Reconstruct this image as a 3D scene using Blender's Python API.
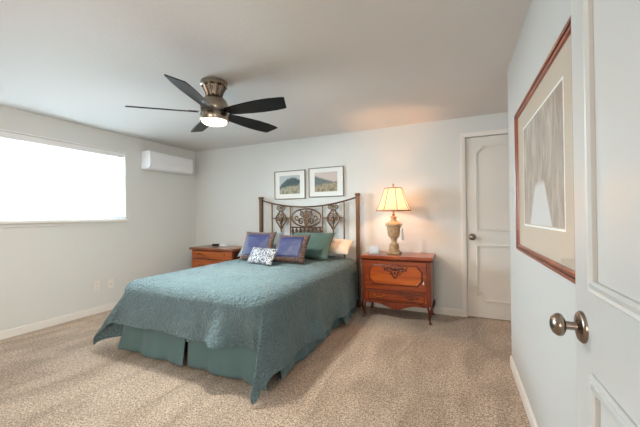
import bpy, bmesh, math, random
from mathutils import Vector, Matrix, noise
for o in list(bpy.data.objects): bpy.data.objects.remove(o, do_unlink=True)
random.seed(7)
S = bpy.context.scene
C = S.collection
PI = math.pi
R = math.radians

# ------------------------------------------------------------------ camera
CAM_F, CAM_YAW, CAM_PITCH, CAM_ROLL, CAM_H = 307.74, 0.4236, 0.008264, -0.010199, 1.2495
cam = bpy.data.objects.new('camera', bpy.data.cameras.new('camera')); C.objects.link(cam)
cam.data.sensor_fit = 'HORIZONTAL'; cam.data.sensor_width = 36.0
cam.data.lens = 36.0 * CAM_F / 640.0; cam.data.clip_start = 0.02
fw = Vector((-math.sin(CAM_YAW)*math.cos(CAM_PITCH), math.cos(CAM_YAW)*math.cos(CAM_PITCH), math.sin(CAM_PITCH)))
rt = Vector((math.cos(CAM_YAW), math.sin(CAM_YAW), 0)); up = rt.cross(fw)
r2 = math.cos(CAM_ROLL)*rt + math.sin(CAM_ROLL)*up
u2 = -math.sin(CAM_ROLL)*rt + math.cos(CAM_ROLL)*up
m = Matrix((r2, u2, -fw)).transposed().to_4x4(); m.translation = (0, 0, CAM_H)
cam.matrix_world = m
S.camera = cam

# ------------------------------------------------------------------ world, light, exposure
S.view_settings.view_transform = 'Standard'; S.view_settings.look = 'None'
S.view_settings.gamma = 1.0; S.view_settings.use_curve_mapping = False
S.view_settings.exposure = 0.0
S.cycles.sample_clamp_direct = 4.0
W = bpy.data.worlds.new('daylight'); S.world = W; W.use_nodes = True
W.node_tree.nodes['Background'].inputs[0].default_value = (0.86, 0.93, 1.0, 1)
W.node_tree.nodes['Background'].inputs[1].default_value = 1.3

def area(name, loc, target, sx, sy, power, col):
    l = bpy.data.lights.new(name, 'AREA'); l.shape = 'RECTANGLE'; l.size = sx; l.size_y = sy
    l.energy = power; l.color = col
    o = bpy.data.objects.new(name, l); C.objects.link(o); o.location = loc
    o.rotation_euler = (Vector(target) - Vector(loc)).to_track_quat('-Z', 'Y').to_euler()
    return o
area('daylight_side_window', (-4.85, 1.9, 1.70), (-2.0, 1.9, 1.75), 2.0, 1.1, 295, (0.69, 0.885, 1.0))
area('front_fill_light', (-0.95, -3.06, 1.50), (-1.1, 3.0, 1.40), 1.7, 1.3, 84, (1.0, 0.84, 0.70))  # fill light added behind the camera; it stands for no known window

area('hall_fill_light', (1.05, -.15, 1.75), (-2.0, 1.6, .6), .7, 1.0, 34, (1.0, 0.95, 0.88))  # unseen fill added in the hall to brighten bed side and left wall

# ------------------------------------------------------------------ room constants
XL, YB, XR, YE, H = -4.353, 4.168, 0.383, 2.965, 2.44
YF = -2.8          # front wall, behind the camera
NX = 1.35          # far side of the nook beyond the right wall

# ------------------------------------------------------------------ node material helpers
def lin(c):
    def f(v):
        v /= 255.0
        return v/12.92 if v <= 0.04045 else ((v+0.055)/1.055)**2.4
    return (f(c[0]), f(c[1]), f(c[2]), 1.0)

class NT:
    def __init__(s, name):
        s.m = bpy.data.materials.new(name); s.m.use_nodes = True
        s.t = s.m.node_tree; s.b = s.t.nodes['Principled BSDF']; s.out = s.t.nodes['Material Output']
        s._tc = None
    def n(s, typ, ins=None, **kw):
        nd = s.t.nodes.new('ShaderNode' + typ)
        for k, v in kw.items(): setattr(nd, k, v)
        for k, v in (ins or {}).items(): s.put(nd.inputs[k], v)
        return nd
    def put(s, sock, v):
        if isinstance(v, bpy.types.NodeSocket): s.t.links.new(v, sock)
        elif isinstance(v, bpy.types.Node): s.t.links.new(v.outputs[0], sock)
        else: sock.default_value = v
    def co(s, scale=(1, 1, 1), rot=(0, 0, 0)):
        if s._tc is None: s._tc = s.n('TexCoord')
        return s.n('Mapping', {'Vector': s._tc.outputs['Object'], 'Scale': scale, 'Rotation': rot}).outputs[0]
    def noise(s, scale, detail=2, vec=None, rough=0.5, dist=0.0):
        return s.n('TexNoise', {'Vector': vec if vec is not None else s.co(), 'Scale': scale, 'Detail': detail,
                                'Roughness': rough, 'Distortion': dist}).outputs[0]
    def ramp(s, fac, stops, interp='LINEAR'):
        nd = s.n('ValToRGB', {'Fac': fac}); cr = nd.color_ramp; cr.interpolation = interp
        while len(cr.elements) > 1: cr.elements.remove(cr.elements[-1])
        cr.elements[0].position = stops[0][0]; cr.elements[0].color = stops[0][1]
        for p, c in stops[1:]:
            e = cr.elements.new(p); e.color = c
        return nd.outputs[0]
    def math(s, op, a, b=0.0, c=None):
        d = {0: a, 1: b}
        if c is not None: d[2] = c
        return s.n('Math', d, operation=op).outputs[0]
    def mix(s, f, a, b, mode='MIX'):
        nd = s.n('MixRGB', {'Fac': f, 'Color1': a, 'Color2': b}, blend_type=mode)
        return nd.outputs[0]
    def bump(s, h, strength=0.3, dist=0.01):
        nd = s.n('Bump', {'Height': h, 'Strength': strength, 'Distance': dist})
        s.put(s.b.inputs['Normal'], nd.outputs[0])
    def set(s, **k):
        names = dict(color='Base Color', rough='Roughness', metal='Metallic', coat='Coat Weight', coat_rough='Coat Roughness',
                     sheen='Sheen Weight', emit='Emission Color', estr='Emission Strength', spec='Specular IOR Level')
        for a, v in k.items(): s.put(s.b.inputs[names[a]], v)
        return s

def plain(name, c, rough=0.5, metal=0.0, **k):
    t = NT(name); t.set(color=lin(c), rough=rough, metal=metal, **k); return t.m

def paint(name, c, scale, strength, rough=0.6, dist=0.004):
    t = NT(name); t.set(color=lin(c), rough=rough)
    t.bump(t.noise(scale, 3), strength, dist); return t.m

def wood(name, dark, mid, light, scale=1.0, rough=0.28, axis='x', coat=0.4):
    t = NT(name)
    sc = {'x': (1.2, 14, 14), 'y': (14, 1.2, 14), 'z': (14, 14, 1.2)}[axis]
    v = t.co(tuple(scale*a for a in sc))
    f = t.noise(1.6, 6, v, 0.62, 0.8)
    col = t.ramp(f, [(0.28, lin(dark)), (0.5, lin(mid)), (0.72, lin(light))])
    t.set(color=col, rough=rough, coat=coat, coat_rough=0.15)
    t.bump(f, 0.05, 0.002); return t.m

M = {}
M['wall'] = paint('greige_wall_paint', (217, 219, 217), 190, 0.10)
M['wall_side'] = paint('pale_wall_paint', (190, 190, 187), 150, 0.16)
M['ceiling'] = paint('ceiling_paint', (216, 214, 211), 38, 0.22, 0.85, 0.006)
M['trim'] = paint('white_trim_paint', (232, 229, 224), 60, 0.03, 0.35)
M['door_far'] = paint('lamplit_door_paint', (226, 222, 216), 30, 0.05, 0.30)  # same white paint as near door, lamplight painted in as lighter, warmer colour
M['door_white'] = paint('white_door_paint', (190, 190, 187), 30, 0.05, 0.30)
t = NT('speckled_carpet')
fine = t.noise(105, 3, None, 0.8); clump = t.noise(46, 3, None, 0.65); broad = t.noise(1.9, 3, t.co((2.0, .75, 1), (0, 0, R(24))), 0.55, 0.8)
sp = t.ramp(fine, [(0.38, lin((92, 70, 54))), (0.47, lin((218, 191, 168))), (0.57, lin((255, 241, 222)))])
cl = t.ramp(clump, [(0.34, lin((206, 198, 192))), (0.62, lin((255, 255, 255)))])
br = t.ramp(broad, [(0.36, lin((218, 213, 208))), (0.62, lin((255, 255, 255)))])
t.set(color=t.mix(1.0, t.mix(1.0, sp, cl, 'MULTIPLY'), br, 'MULTIPLY'), rough=1.0, sheen=0.25, spec=0.1)
t.bump(t.math('ADD', fine, t.math('MULTIPLY', clump, 1.5)), 0.75, 0.02); M['carpet'] = t.m

def blind_mat():
    t = NT('white_blind_slat'); t.t.nodes.remove(t.b)
    d = t.n('BsdfDiffuse', {'Color': lin((248, 248, 248))}); tr = t.n('BsdfTranslucent', {'Color': lin((250, 250, 250))})
    mx = t.n('MixShader', {0: 0.6, 1: d.outputs[0], 2: tr.outputs[0]})
    t.put(t.out.inputs[0], mx.outputs[0]); return t.m
M['slat'] = blind_mat()
def glass_mat(name, refl=1.0, tint=(255, 255, 255)):
    t = NT(name); t.t.nodes.remove(t.b)
    a = t.n('BsdfTransparent', {'Color': lin(tint)}); g = t.n('BsdfGlossy', {'Color': (1, 1, 1, 1), 'Roughness': 0.02})
    f = t.n('Fresnel', {'IOR': 1.45})
    mx = t.n('MixShader', {0: t.math('MULTIPLY', f.outputs[0], refl), 1: a.outputs[0], 2: g.outputs[0]})
    t.put(t.out.inputs[0], mx.outputs[0]); return t.m
M['glass'] = glass_mat('clear_glass')
M['picture_glass'] = glass_mat('low_glare_picture_glass', 0.16)
M['vinyl'] = plain('white_vinyl', (238, 239, 240), 0.35)
M['plastic'] = plain('white_plastic', (236, 238, 242), 0.32)
M['plastic_grey'] = plain('grey_plastic', (196, 200, 206), 0.4)
M['plate'] = plain('ivory_plate', (232, 228, 220), 0.35)
M['dark'] = plain('dark_plastic', (28, 28, 30), 0.4)
M['nickel'] = plain('brushed_nickel', (160, 148, 134), 0.25, 1.0)
M['nickel_dark'] = plain('dark_nickel', (120, 108, 98), 0.3, 1.0)
M['knob'] = plain('satin_nickel_knob', (150, 136, 124), 0.26, 1.0)
M['brass'] = plain('aged_brass', (158, 116, 66), 0.3, 1.0)
M['blade'] = wood('dark_fan_blade', (10, 9, 9), (18, 16, 16), (26, 23, 22), 1.0, 0.42, 'x', 0.0)
M['blade'].node_tree.nodes['Principled BSDF'].inputs['Specular IOR Level'].default_value = .25
M['cherry'] = wood('cherry_wood', (92, 31, 7), (138, 54, 13), (166, 76, 22), 1.0, 0.3, 'x')
M['cherry_v'] = wood('cherry_wood_upright', (76, 24, 7), (114, 42, 12), (140, 58, 20), 1.0, 0.3, 'z')
M['cherry_dark'] = wood('dark_cherry_wood', (56, 17, 8), (84, 30, 14), (110, 44, 20), 1.0, 0.3, 'z')
M['cherry_door'] = wood('cherry_veneer', (136, 52, 9), (178, 80, 15), (196, 100, 26), 0.8, 0.28, 'x')
M['oak'] = wood('orange_oak_wood', (124, 52, 8), (162, 76, 14), (182, 96, 26), 1.0, 0.35, 'x')
M['oak_dark'] = wood('brown_oak_top', (92, 44, 20), (126, 66, 34), (150, 86, 48), 1.0, 0.3, 'x')
M['frame_wood'] = wood('mahogany_frame', (92, 28, 10), (132, 48, 18), (158, 70, 32), 1.0, 0.3, 'z')
M['frame_dark'] = plain('dark_frame_edge', (62, 24, 14), 0.4)
M['iron'] = plain('antique_bronze', (104, 74, 50), 0.40, 0.55)
M['iron_cast'] = plain('antique_brass_cast', (104, 78, 56), 0.4, 0.6)  # slightly greyer metal for scrollwork and balusters
M['pewter'] = plain('pewter_frame', (132, 124, 114), 0.4, 0.4)
M['mat_white'] = plain('white_mat_board', (238, 240, 238), 0.9)
M['mat_tan'] = plain('tan_mat_board', (188, 174, 156), 0.9)
M['sheet'] = plain('cream_sheet', (240, 224, 210), 0.9)
M['ticking'] = plain('white_mattress_ticking', (226, 224, 220), 0.9)

t = NT('teal_matelasse')
v = t.co(); wob = t.noise(9, 2, v)
warp = t.n('VectorMath', {0: v, 1: t.n('VectorMath', {0: t.n('TexNoise', {'Vector': v, 'Scale': 11.0, 'Detail': 2.0}).outputs[1], 'Scale': 0.16}, operation='SCALE').outputs[0]}, operation='ADD').outputs[0]
vor = t.n('TexVoronoi', {'Vector': warp, 'Scale': 24.0}, feature='DISTANCE_TO_EDGE').outputs[0]
line = t.ramp(vor, [(0.0, (0, 0, 0, 1)), (0.13, (0.8, 0.8, 0.8, 1)), (0.3, (1, 1, 1, 1))])
puck = t.noise(46, 3, v, 0.6)
col = t.mix(t.noise(5, 3, v), lin((88, 120, 129)), lin((114, 147, 155)))
t.set(color=col, rough=0.75, sheen=0.25, spec=0.35)
t.bump(t.math('ADD', t.math('MULTIPLY', line, 0.7), t.math('MULTIPLY', puck, 2.0)), 0.9, 0.026); M['spread'] = t.m
t = NT('teal_skirt_cotton'); t.set(color=lin((92, 123, 128)), rough=0.8, sheen=0.2)
t.bump(t.noise(14, 3, t.co((1, 1, .3))), 0.18, 0.02); M['skirt'] = t.m
t = NT('green_sham'); t.set(color=t.mix(t.noise(7, 3), lin((56, 82, 75)), lin((78, 104, 95))), rough=0.75, sheen=0.1)
t.bump(t.noise(22, 3, None, 0.6, 1.0), 0.4, 0.012); M['green'] = t.m
t = NT('pale_teal_sham'); t.set(color=lin((118, 140, 146)), rough=0.75, sheen=0.4)
t.bump(t.noise(22, 3, None, 0.6, 1.0), 0.4, 0.012); M['pale_teal'] = t.m
t = NT('blue_satin'); t.set(color=t.mix(t.noise(6, 3), lin((26, 33, 76)), lin((38, 46, 94))), rough=0.5, sheen=0.05)
t.bump(t.noise(9, 4, t.co((1, 1, 3)), 0.6, 1.2), 0.35, 0.02); M['blue'] = t.m
t = NT('brown_paisley'); f = t.noise(42, 3, None, 0.6, 2.2)
t.set(color=t.ramp(f, [(0.36, lin((40, 24, 19))), (0.5, lin((82, 55, 45))), (0.62, lin((130, 108, 100)))]), rough=0.75, sheen=0.05)
t.bump(f, 0.3, 0.006); M['paisley'] = t.m
t = NT('navy_damask'); f = t.noise(40, 1.5, None, 0.5, 2.4)
t.set(color=t.ramp(f, [(0.43, lin((206, 206, 204))), (0.47, lin((180, 184, 190))), (0.50, lin((44, 50, 74)))]), rough=0.8)
t.bump(f, 0.15, 0.004); M['damask'] = t.m
t = NT('cream_pillowcase'); t.set(color=lin((238, 222, 206)), rough=0.9); t.bump(t.noise(16, 3, None, 0.6, 1.0), 0.5, 0.015); M['cream'] = t.m
t = NT('aged_stone_lamp'); f = t.noise(24, 4)
t.set(color=t.ramp(f, [(0.3, lin((158, 126, 92))), (0.55, lin((184, 152, 116))), (0.75, lin((198, 170, 134)))]), rough=0.6)
t.bump(f, 0.25, 0.004); M['stone'] = t.m
def shade_mat():
    t = NT('cream_lamp_shade'); t.t.nodes.remove(t.b)
    d = t.n('BsdfDiffuse', {'Color': lin((226, 208, 184))}); tr = t.n('BsdfTranslucent', {'Color': lin((255, 250, 240))})
    mx = t.n('MixShader', {0: 0.8, 1: d.outputs[0], 2: tr.outputs[0]})
    t.put(t.out.inputs[0], mx.outputs[0]); return t.m
M['shade'] = shade_mat()
M['shade_trim'] = plain('tan_shade_trim', (132, 104, 76), 0.8)
M['tassel'] = plain('ivory_tassel', (226, 216, 200), 0.8)
t = NT('frosted_lens'); t.set(color=lin((255, 246, 232)), rough=0.5, emit=(1.0, 0.98, 0.88, 1), estr=400.0); M['lens'] = t.m
t = NT('light_bulb'); t.set(color=lin((255, 240, 220)), rough=0.5, emit=(1.0, 0.48, 0.20, 1), estr=450.0); M['bulb'] = t.m

# ------------------------------------------------------------------ mesh helpers
class MB:
    """collects shapes in one bmesh"""
    def __init__(s): s.b = bmesh.new()
    def box(s, c, d, rot=None):
        mt = Matrix.Translation(Vector(c))
        if rot is not None: mt = mt @ rot.to_4x4()
        mt = mt @ Matrix.Diagonal((d[0], d[1], d[2], 1))
        bmesh.ops.create_cube(s.b, size=1.0, matrix=mt); return s
    def bb(s, x0, x1, y0, y1, z0, z1):
        return s.box(((x0+x1)/2, (y0+y1)/2, (z0+z1)/2), (x1-x0, y1-y0, z1-z0))
    def ball(s, c, r, seg=16, mt=None):
        r = (r, r, r) if not hasattr(r, '__len__') else r
        mm = Matrix.Translation(Vector(c))
        if mt is not None: mm = mm @ mt.to_4x4()
        bmesh.ops.create_uvsphere(s.b, u_segments=seg, v_segments=max(6, seg//2), radius=1.0, matrix=mm @ Matrix.Diagonal((*r, 1))); return s
    def rings(s, rings, closed=True, caps=True):
        vs = [[s.b.verts.new(p) for p in r] for r in rings]
        n = len(vs[0])
        for a, b_ in zip(vs[:-1], vs[1:]):
            for i in range(n if closed else n-1):
                j = (i+1) % n
                s.b.faces.new((a[i], a[j], b_[j], b_[i]))
        if caps and closed:
            s.b.faces.new(list(reversed(vs[0]))); s.b.faces.new(vs[-1])
        return s
    def lathe(s, prof, c=(0, 0, 0), seg=32, mt=None, caps=True, nside=None, rot0=0.0):
        """prof = [(radius, z)], about local z"""
        n = nside or seg; rs = []
        for r, z in prof:
            ring = []
            for i in range(n):
                a = 2*PI*i/n + rot0
                p = Vector((max(r, 1e-4)*math.cos(a), max(r, 1e-4)*math.sin(a), z))
                if mt is not None: p = mt @ p
                ring.append(p + Vector(c))
            rs.append(ring)
        return s.rings(rs, True, caps)
    def tube(s, pts, r, seg=8, caps=True):
        pts = [Vector(p) for p in pts]; rs = []
        n = len(pts); rr = r if hasattr(r, '__len__') else [r]*n
        prev = None
        for i, p in enumerate(pts):
            d = (pts[min(i+1, n-1)] - pts[max(i-1, 0)]).normalized()
            if prev is None:
                a = Vector((0, 1, 0)) if abs(d.y) < 0.9 else Vector((1, 0, 0))
                x = d.cross(a).normalized()
            else:
                x = (prev - d*prev.dot(d)).normalized()
            prev = x; y = d.cross(x)
            rs.append([p + rr[i]*(math.cos(2*PI*k/seg)*x + math.sin(2*PI*k/seg)*y) for k in range(seg)])
        return s.rings(rs, True, caps)
    def loop(s, pts, r, seg=8):
        pts = [Vector(p) for p in pts]; n = len(pts); rs = []
        for i, p in enumerate(pts):
            d = (pts[(i+1) % n] - pts[i-1]).normalized()
            x = d.cross(Vector((0, 1, 0))).normalized(); y = d.cross(x)
            rs.append([p + r*(math.cos(2*PI*k/seg)*x + math.sin(2*PI*k/seg)*y) for k in range(seg)])
        rs.append(rs[0]); return s.rings(rs, True, False)
    def prism(s, poly, z0, z1, mp=lambda x, y, z: (x, y, z)):
        a = [Vector(mp(x, y, z0)) for x, y in poly]; b_ = [Vector(mp(x, y, z1)) for x, y in poly]
        return s.rings([a, b_], True, True)
    def sweep(s, path, prof, normal, closed=True):
        """mitred moulding: path in a plane with the given normal; prof = [(outward offset, height along the normal)]"""
        P = [Vector(p) for p in path]; nrm = Vector(normal).normalized(); n = len(P); rs = []
        for i in range(n):
            if closed or 0 < i < n-1:
                d0 = (P[i]-P[i-1]).normalized(); d1 = (P[(i+1) % n]-P[i]).normalized()
                a = d0.cross(nrm); b_ = d1.cross(nrm); o = (a+b_); o = o/max(o.length_squared, 1e-6)*2
            else:
                d = (P[1]-P[0] if i == 0 else P[-1]-P[-2]).normalized(); o = d.cross(nrm)
            rs.append([P[i] + o*u + nrm*h for u, h in prof])
        if closed: rs.append(rs[0])
        return s.rings(rs, True, not closed)
    def add(s, fn):
        fn(s); return s
    def weld(s): bmesh.ops.remove_doubles(s.b, verts=s.b.verts, dist=1e-5); return s

def obj(name, mb, mat, parent=None, smooth=True, bevel=0.0, seg=2, angle=40, loc=None, rot=None, subsurf=0, solid=0.0):
    b = mb.b if isinstance(mb, MB) else mb
    bmesh.ops.remove_doubles(b, verts=b.verts, dist=1e-6)
    bmesh.ops.recalc_face_normals(b, faces=b.faces)
    me = bpy.data.meshes.new(name); b.to_mesh(me); b.free()
    o = bpy.data.objects.new(name, me); C.objects.link(o)
    me.materials.append(mat)
    if smooth:
        for p in me.polygons: p.use_smooth = True
        try: me.set_sharp_from_angle(angle=R(angle))
        except Exception: pass
    if solid:
        md = o.modifiers.new('solid', 'SOLIDIFY'); md.thickness = solid; md.offset = 0
    if bevel:
        md = o.modifiers.new('bevel', 'BEVEL'); md.width = bevel; md.segments = seg; md.limit_method = 'ANGLE'; md.angle_limit = R(50)
        md.harden_normals = True
    if subsurf:
        md = o.modifiers.new('sub', 'SUBSURF'); md.levels = subsurf; md.render_levels = subsurf
    if parent is not None: o.parent = parent
    if loc is not None: o.location = loc
    if rot is not None: o.rotation_euler = rot
    return o
def tag(o, label, cat, group=None):
    o['label'] = label; o['category'] = cat
    if group: o['group'] = group
    return o
def thing(name, label, cat, loc=(0, 0, 0), rotz=0.0, group=None, rot=None):
    o = bpy.data.objects.new(name, None); C.objects.link(o); o.empty_display_size = 0.1
    o.location = loc; o.rotation_euler = rot if rot else (0, 0, rotz)
    return tag(o, label, cat, group)
def struct(name, mb, mat, label, cat='room', parent=None, **k):
    o = obj(name, mb, mat, parent, **k)
    if parent is None: o['kind'] = 'structure'; tag(o, label, cat)
    return o
def st_empty(name, label, cat, loc=(0, 0, 0)):
    o = thing(name, label, cat, loc); o['kind'] = 'structure'; return o
def smoothstep(a, b, x):
    t_ = min(1, max(0, (x-a)/(b-a))); return t_*t_*(3-2*t_)

# ------------------------------------------------------------------ room shell
WY0, WY1, WZ0, WZ1 = 0.95, 2.886, 1.228, 2.196      # window opening in the left wall
struct('floor', MB().bb(XL-.02, NX+.02, YF-.02, YB+.2, -.12, 0), M['carpet'], 'beige speckled cut-pile carpet covering the bedroom floor', 'carpet', smooth=False)
struct('ceiling', MB().bb(XL-.2, NX+.2, YF-.2, YB+.2, H, H+.12), M['ceiling'], 'smooth off-white painted ceiling', 'ceiling', smooth=False)
b = MB()
b.bb(XL-.16, XL, YF-.16, WY0, 0, H); b.bb(XL-.16, XL, WY1, YB+.16, 0, H)
b.bb(XL-.16, XL, WY0, WY1, 0, WZ0); b.bb(XL-.16, XL, WY0, WY1, WZ1, H)
struct('wall_left', b, M['wall'], 'greige wall with the wide blind-covered window', 'wall', smooth=False)
DX0, DX1, DZ = 0.087, 0.785, 2.188                  # far door
b = MB(); b.bb(XL, DX0-.012, YB, YB+.16, 0, H); b.bb(DX1+.012, NX, YB, YB+.16, 0, H); b.bb(DX0-.012, DX1+.012, YB, YB+.16, DZ+.012, H)
b.bb(DX0-.012, DX1+.012, YB+.10, YB+.16, 0, DZ+.012)
struct('wall_back', b, M['wall'], 'greige wall behind the headboard', 'wall', smooth=False)
HY0, HY1 = -.56, .262      # doorway of the near door
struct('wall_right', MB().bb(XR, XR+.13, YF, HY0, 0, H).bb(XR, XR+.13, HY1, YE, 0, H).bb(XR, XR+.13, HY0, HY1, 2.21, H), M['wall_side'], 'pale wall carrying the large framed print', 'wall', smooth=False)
struct('wall_hall', MB().bb(NX, NX+.12, YF-.14, YE-.13, 0, H).bb(XR+.13, NX, YF-.14, YF, 0, H), M['wall'], 'greige wall of the hall beyond the near doorway', 'wall', smooth=False)
struct('wall_nook', MB().bb(NX, NX+.12, YE-.13, YB+.16, 0, H).bb(XR+.13, NX, YE-.13, YE, 0, H), M['wall'], 'greige wall closing the nook beside the far door', 'wall', smooth=False)
b = MB(); FX0, FX1, FZ0, FZ1 = -1.80, -.10, .85, 2.15
b.bb(XL, FX0, YF-.14, YF, 0, H); b.bb(FX1, XR, YF-.14, YF, 0, H); b.bb(FX0, FX1, YF-.14, YF, 0, FZ0); b.bb(FX0, FX1, YF-.14, YF, FZ1, H)
struct('wall_front', b, M['wall'], 'greige wall behind the viewer with an opening added for fill light', 'wall', smooth=False)
BH = .085
bprof = [(0, 0), (.013, 0), (.013, BH-.012), (.008, BH), (0, BH)]
def board(name, mp, L0, L1, label):
    struct(name, MB().prism(bprof, L0, L1, mp), M['trim'], label, 'baseboard', smooth=False)
board('baseboard_left', lambda u, z, l: (XL+u, l, z), YF, YB, 'white baseboard along the window wall')
board('baseboard_back', lambda u, z, l: (l, YB-u, z), XL+.013, .03, 'white baseboard along the headboard wall')
board('baseboard_right', lambda u, z, l: (XR-u, l, z), .31, YE, 'white baseboard below the large framed print')

# window in the left wall
wn = st_empty('window_1', 'wide window with white sill in the left wall', 'window', (XL, (WY0+WY1)/2, WZ0))
hw_ = (WY1-WY0)/2; hh_ = WZ1-WZ0
b = MB(); b.bb(-.155, -.002, -hw_, -hw_+.014, 0, hh_); b.bb(-.155, -.002, hw_-.014, hw_, 0, hh_); b.bb(-.155, -.002, -hw_, hw_, hh_-.014, hh_); b.bb(-.155, -.002, -hw_+.014, hw_-.014, 0, .012)
obj('window_jamb', b, M['vinyl'], wn, smooth=False)
b = MB()
for y0, y1, z0, z1 in ((-hw_+.014, hw_-.014, .012, .055), (-hw_+.014, hw_-.014, hh_-.055, hh_-.014), (-hw_+.014, -hw_+.055, .055, hh_-.055), (hw_-.055, hw_-.014, .055, hh_-.055), (-hw_+.055, hw_-.055, .495, .535)):
    b.bb(-.14, -.105, y0, y1, z0, z1)
obj('sash', b, M['vinyl'], wn, smooth=False)
obj('pane', MB().bb(-.125, -.121, -hw_+.05, hw_-.05, .05, hh_-.05), M['glass'], wn, smooth=False)
obj('sill', MB().bb(.001, .045, -hw_-.03, hw_+.018, -.030, -.002), M['trim'], wn, bevel=.006)
obj('apron', MB().bb(.001, .014, -hw_-.02, hw_+.010, -.068, -.030), M['wall'], wn, bevel=.003)
# unseen window added behind the viewer to let the fill light in
w2 = st_empty('fill_window', 'unseen window added behind the viewer for fill light', 'window', ((FX0+FX1)/2, YF, FZ0))
b = MB(); fw_ = (FX1-FX0)/2; fh_ = FZ1-FZ0
for x0, x1, z0, z1 in ((-fw_, fw_, 0, .05), (-fw_, fw_, fh_-.05, fh_), (-fw_, -fw_+.05, .05, fh_-.05), (fw_-.05, fw_, .05, fh_-.05), (-.025, .025, .05, fh_-.05)):
    b.bb(x0, x1, -.12, -.06, z0, z1)
obj('window_frame', b, M['vinyl'], w2, smooth=False)

# horizontal blind
bl = thing('window_blind', 'white horizontal slat blind lowered over the left window', 'blind', (XL-.048, (WY0+WY1)/2, WZ0))
LB = hw_-.022
obj('head_rail', MB().bb(-.026, .026, -LB, LB, hh_-.062, hh_-.016), M['vinyl'], bl, bevel=.003)
obj('valance', MB().bb(.030, .038, -LB, LB, hh_-.085, hh_-.018), M['vinyl'], bl, bevel=.002)
b = MB(); ns = 19; zs = .075; pitch = (hh_-.10-zs)/(ns-1)
for i in range(ns):
    z = zs+i*pitch; rm = Matrix.Rotation(R(10), 3, 'Y')
    b.box((0, 0, z), (.050, 2*LB, .0028), rm)
o = obj('slats', b, M['slat'], bl, smooth=False)
obj('bottom_rail', MB().bb(-.024, .024, -LB, LB, .022, .042), M['vinyl'], bl, bevel=.003)
for yy in (-.55, .0, .55, .85):
    obj('ladder_cord', MB().tube([(.029, yy, .03), (.029, yy, hh_-.07)], .0015, 6), M['vinyl'], bl)
for yy, zz in ((-.62+.3, .50), (-.42, .40)):
    c_ = obj('pull_cord', MB().tube([(.041, yy, hh_-.08), (.041, yy, zz)], .0016, 6), M['vinyl'], bl)
    obj('cord_tassel', MB().lathe([(.003, .03), (.007, .02), (.009, 0)], (.041, yy, zz-.03), 10), M['plastic_grey'], c_)

# far door in the back wall ------------------------------------------------------------
def notched(x0, x1, z0, z1, r, top=True):
    """panel outline with scooped corners on one short side"""
    pts = []
    def arc(cx, cz, a0, a1):
        for k in range(7):
            a = R(a0+(a1-a0)*k/6); pts.append((cx+r*math.cos(a), cz+r*math.sin(a)))
    e = .018
    if top:
        pts += [(x0, z0), (x1, z0), (x1, z1-r-e), (x1-e, z1-r-e)]
        arc(x1-e*.2, z1-e*.2, 265, 185)
        pts += [(x1-r-e, z1-e), (x1-r-e, z1), (x0+r+e, z1), (x0+r+e, z1-e)]
        arc(x0+e*.2, z1-e*.2, -5, -85)
        pts += [(x0+e, z1-r-e), (x0, z1-r-e)]
    else:
        pts += [(x0, z1), (x0, z0+r+e), (x0+e, z0+r+e)]
        arc(x0+e*.2, z0+e*.2, 85, 5)
        pts += [(x0+r+e, z0+e), (x0+r+e, z0), (x1-r-e, z0), (x1-r-e, z0+e)]
        arc(x1-e*.2, z0+e*.2, 175, 95)
        pts += [(x1-e, z0+r+e), (x1, z0+r+e), (x1, z1)]
    return pts
MOLD = [(-.019, 0), (-.019, .005), (-.012, .012), (-.004, .009), (.004, .013), (.012, .015), (.019, .009), (.019, 0)]
def door(root, w, h, to, slab_mat, p_low, p_up, knob_u, knob_z, flip, mw=1.0):
    """to(u, z, d): door-face coordinates (u from the free edge, d out of the face)"""
    V = lambda u, z, d: Vector(to(u, z, d))
    b = MB(); b.rings([[V(0, .008, -.035), V(w, .008, -.035), V(w, h, -.035), V(0, h, -.035)], [V(0, .008, 0), V(w, .008, 0), V(w, h, 0), V(0, h, 0)]])
    obj('door_slab', b, slab_mat, root, bevel=.002, smooth=False)
    nrm = V(0, 0, 1)-V(0, 0, 0)
    for poly in (notched(p_low[0], p_low[1], p_low[2], p_low[3], .060, False), notched(p_up[0], p_up[1], p_up[2], p_up[3], .060, True)):
        path = [V(u, z, 0) for u, z in poly]
        if flip: path.reverse()
        obj('panel_moulding', MB().sweep(path, [(u_*mw, h_) for u_, h_ in MOLD], nrm), slab_mat, root, smooth=True, angle=25)
    ax = nrm.to_track_quat('Z', 'Y').to_matrix()
    k = obj('door_knob', MB().lathe([(.0, .070), (.012, .0692), (.022, .065), (.0285, .057), (.0300, .051), (.0275, .044), (.019, .039), (.0115, .037)], V(knob_u, knob_z, 0), 32, ax)
            .lathe([(.0115, .040), (.0105, .022), (.0125, .010)], V(knob_u, knob_z, 0), 24, ax), M['knob'], root, angle=60)
    obj('rosette', MB().lathe([(.041, .0), (.041, .004), (.036, .009), (.020, .011), (.012, .014)], V(knob_u, knob_z, 0), 40, ax), M['knob'], k, angle=50)
d1 = st_empty('door_1', 'closed white panelled door with bronze knob beyond the right wall corner', 'door', (DX0, YB, 0))
FR = .012
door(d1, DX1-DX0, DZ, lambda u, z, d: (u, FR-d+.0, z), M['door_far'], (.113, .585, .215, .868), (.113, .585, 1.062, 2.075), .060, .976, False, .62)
tr = st_empty('trim_1', 'white casing around the far door', 'door casing', (DX0, YB, 0))
b = MB(); cw = .057
path = [Vector((-.004, 0, 0)), Vector((-.004, 0, DZ+.004)), Vector((DX1-DX0+.004, 0, DZ+.004)), Vector((DX1-DX0+.004, 0, 0))]
cprof = [(0, .001), (0, .010), (.012, .013), (.040, .017), (.057, .017), (.057, .001)]
b.sweep([p for p in path], [(-u, h_) for u, h_ in cprof], (0, -1, 0), False)
obj('casing', b, M['trim'], tr, smooth=False)

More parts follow.
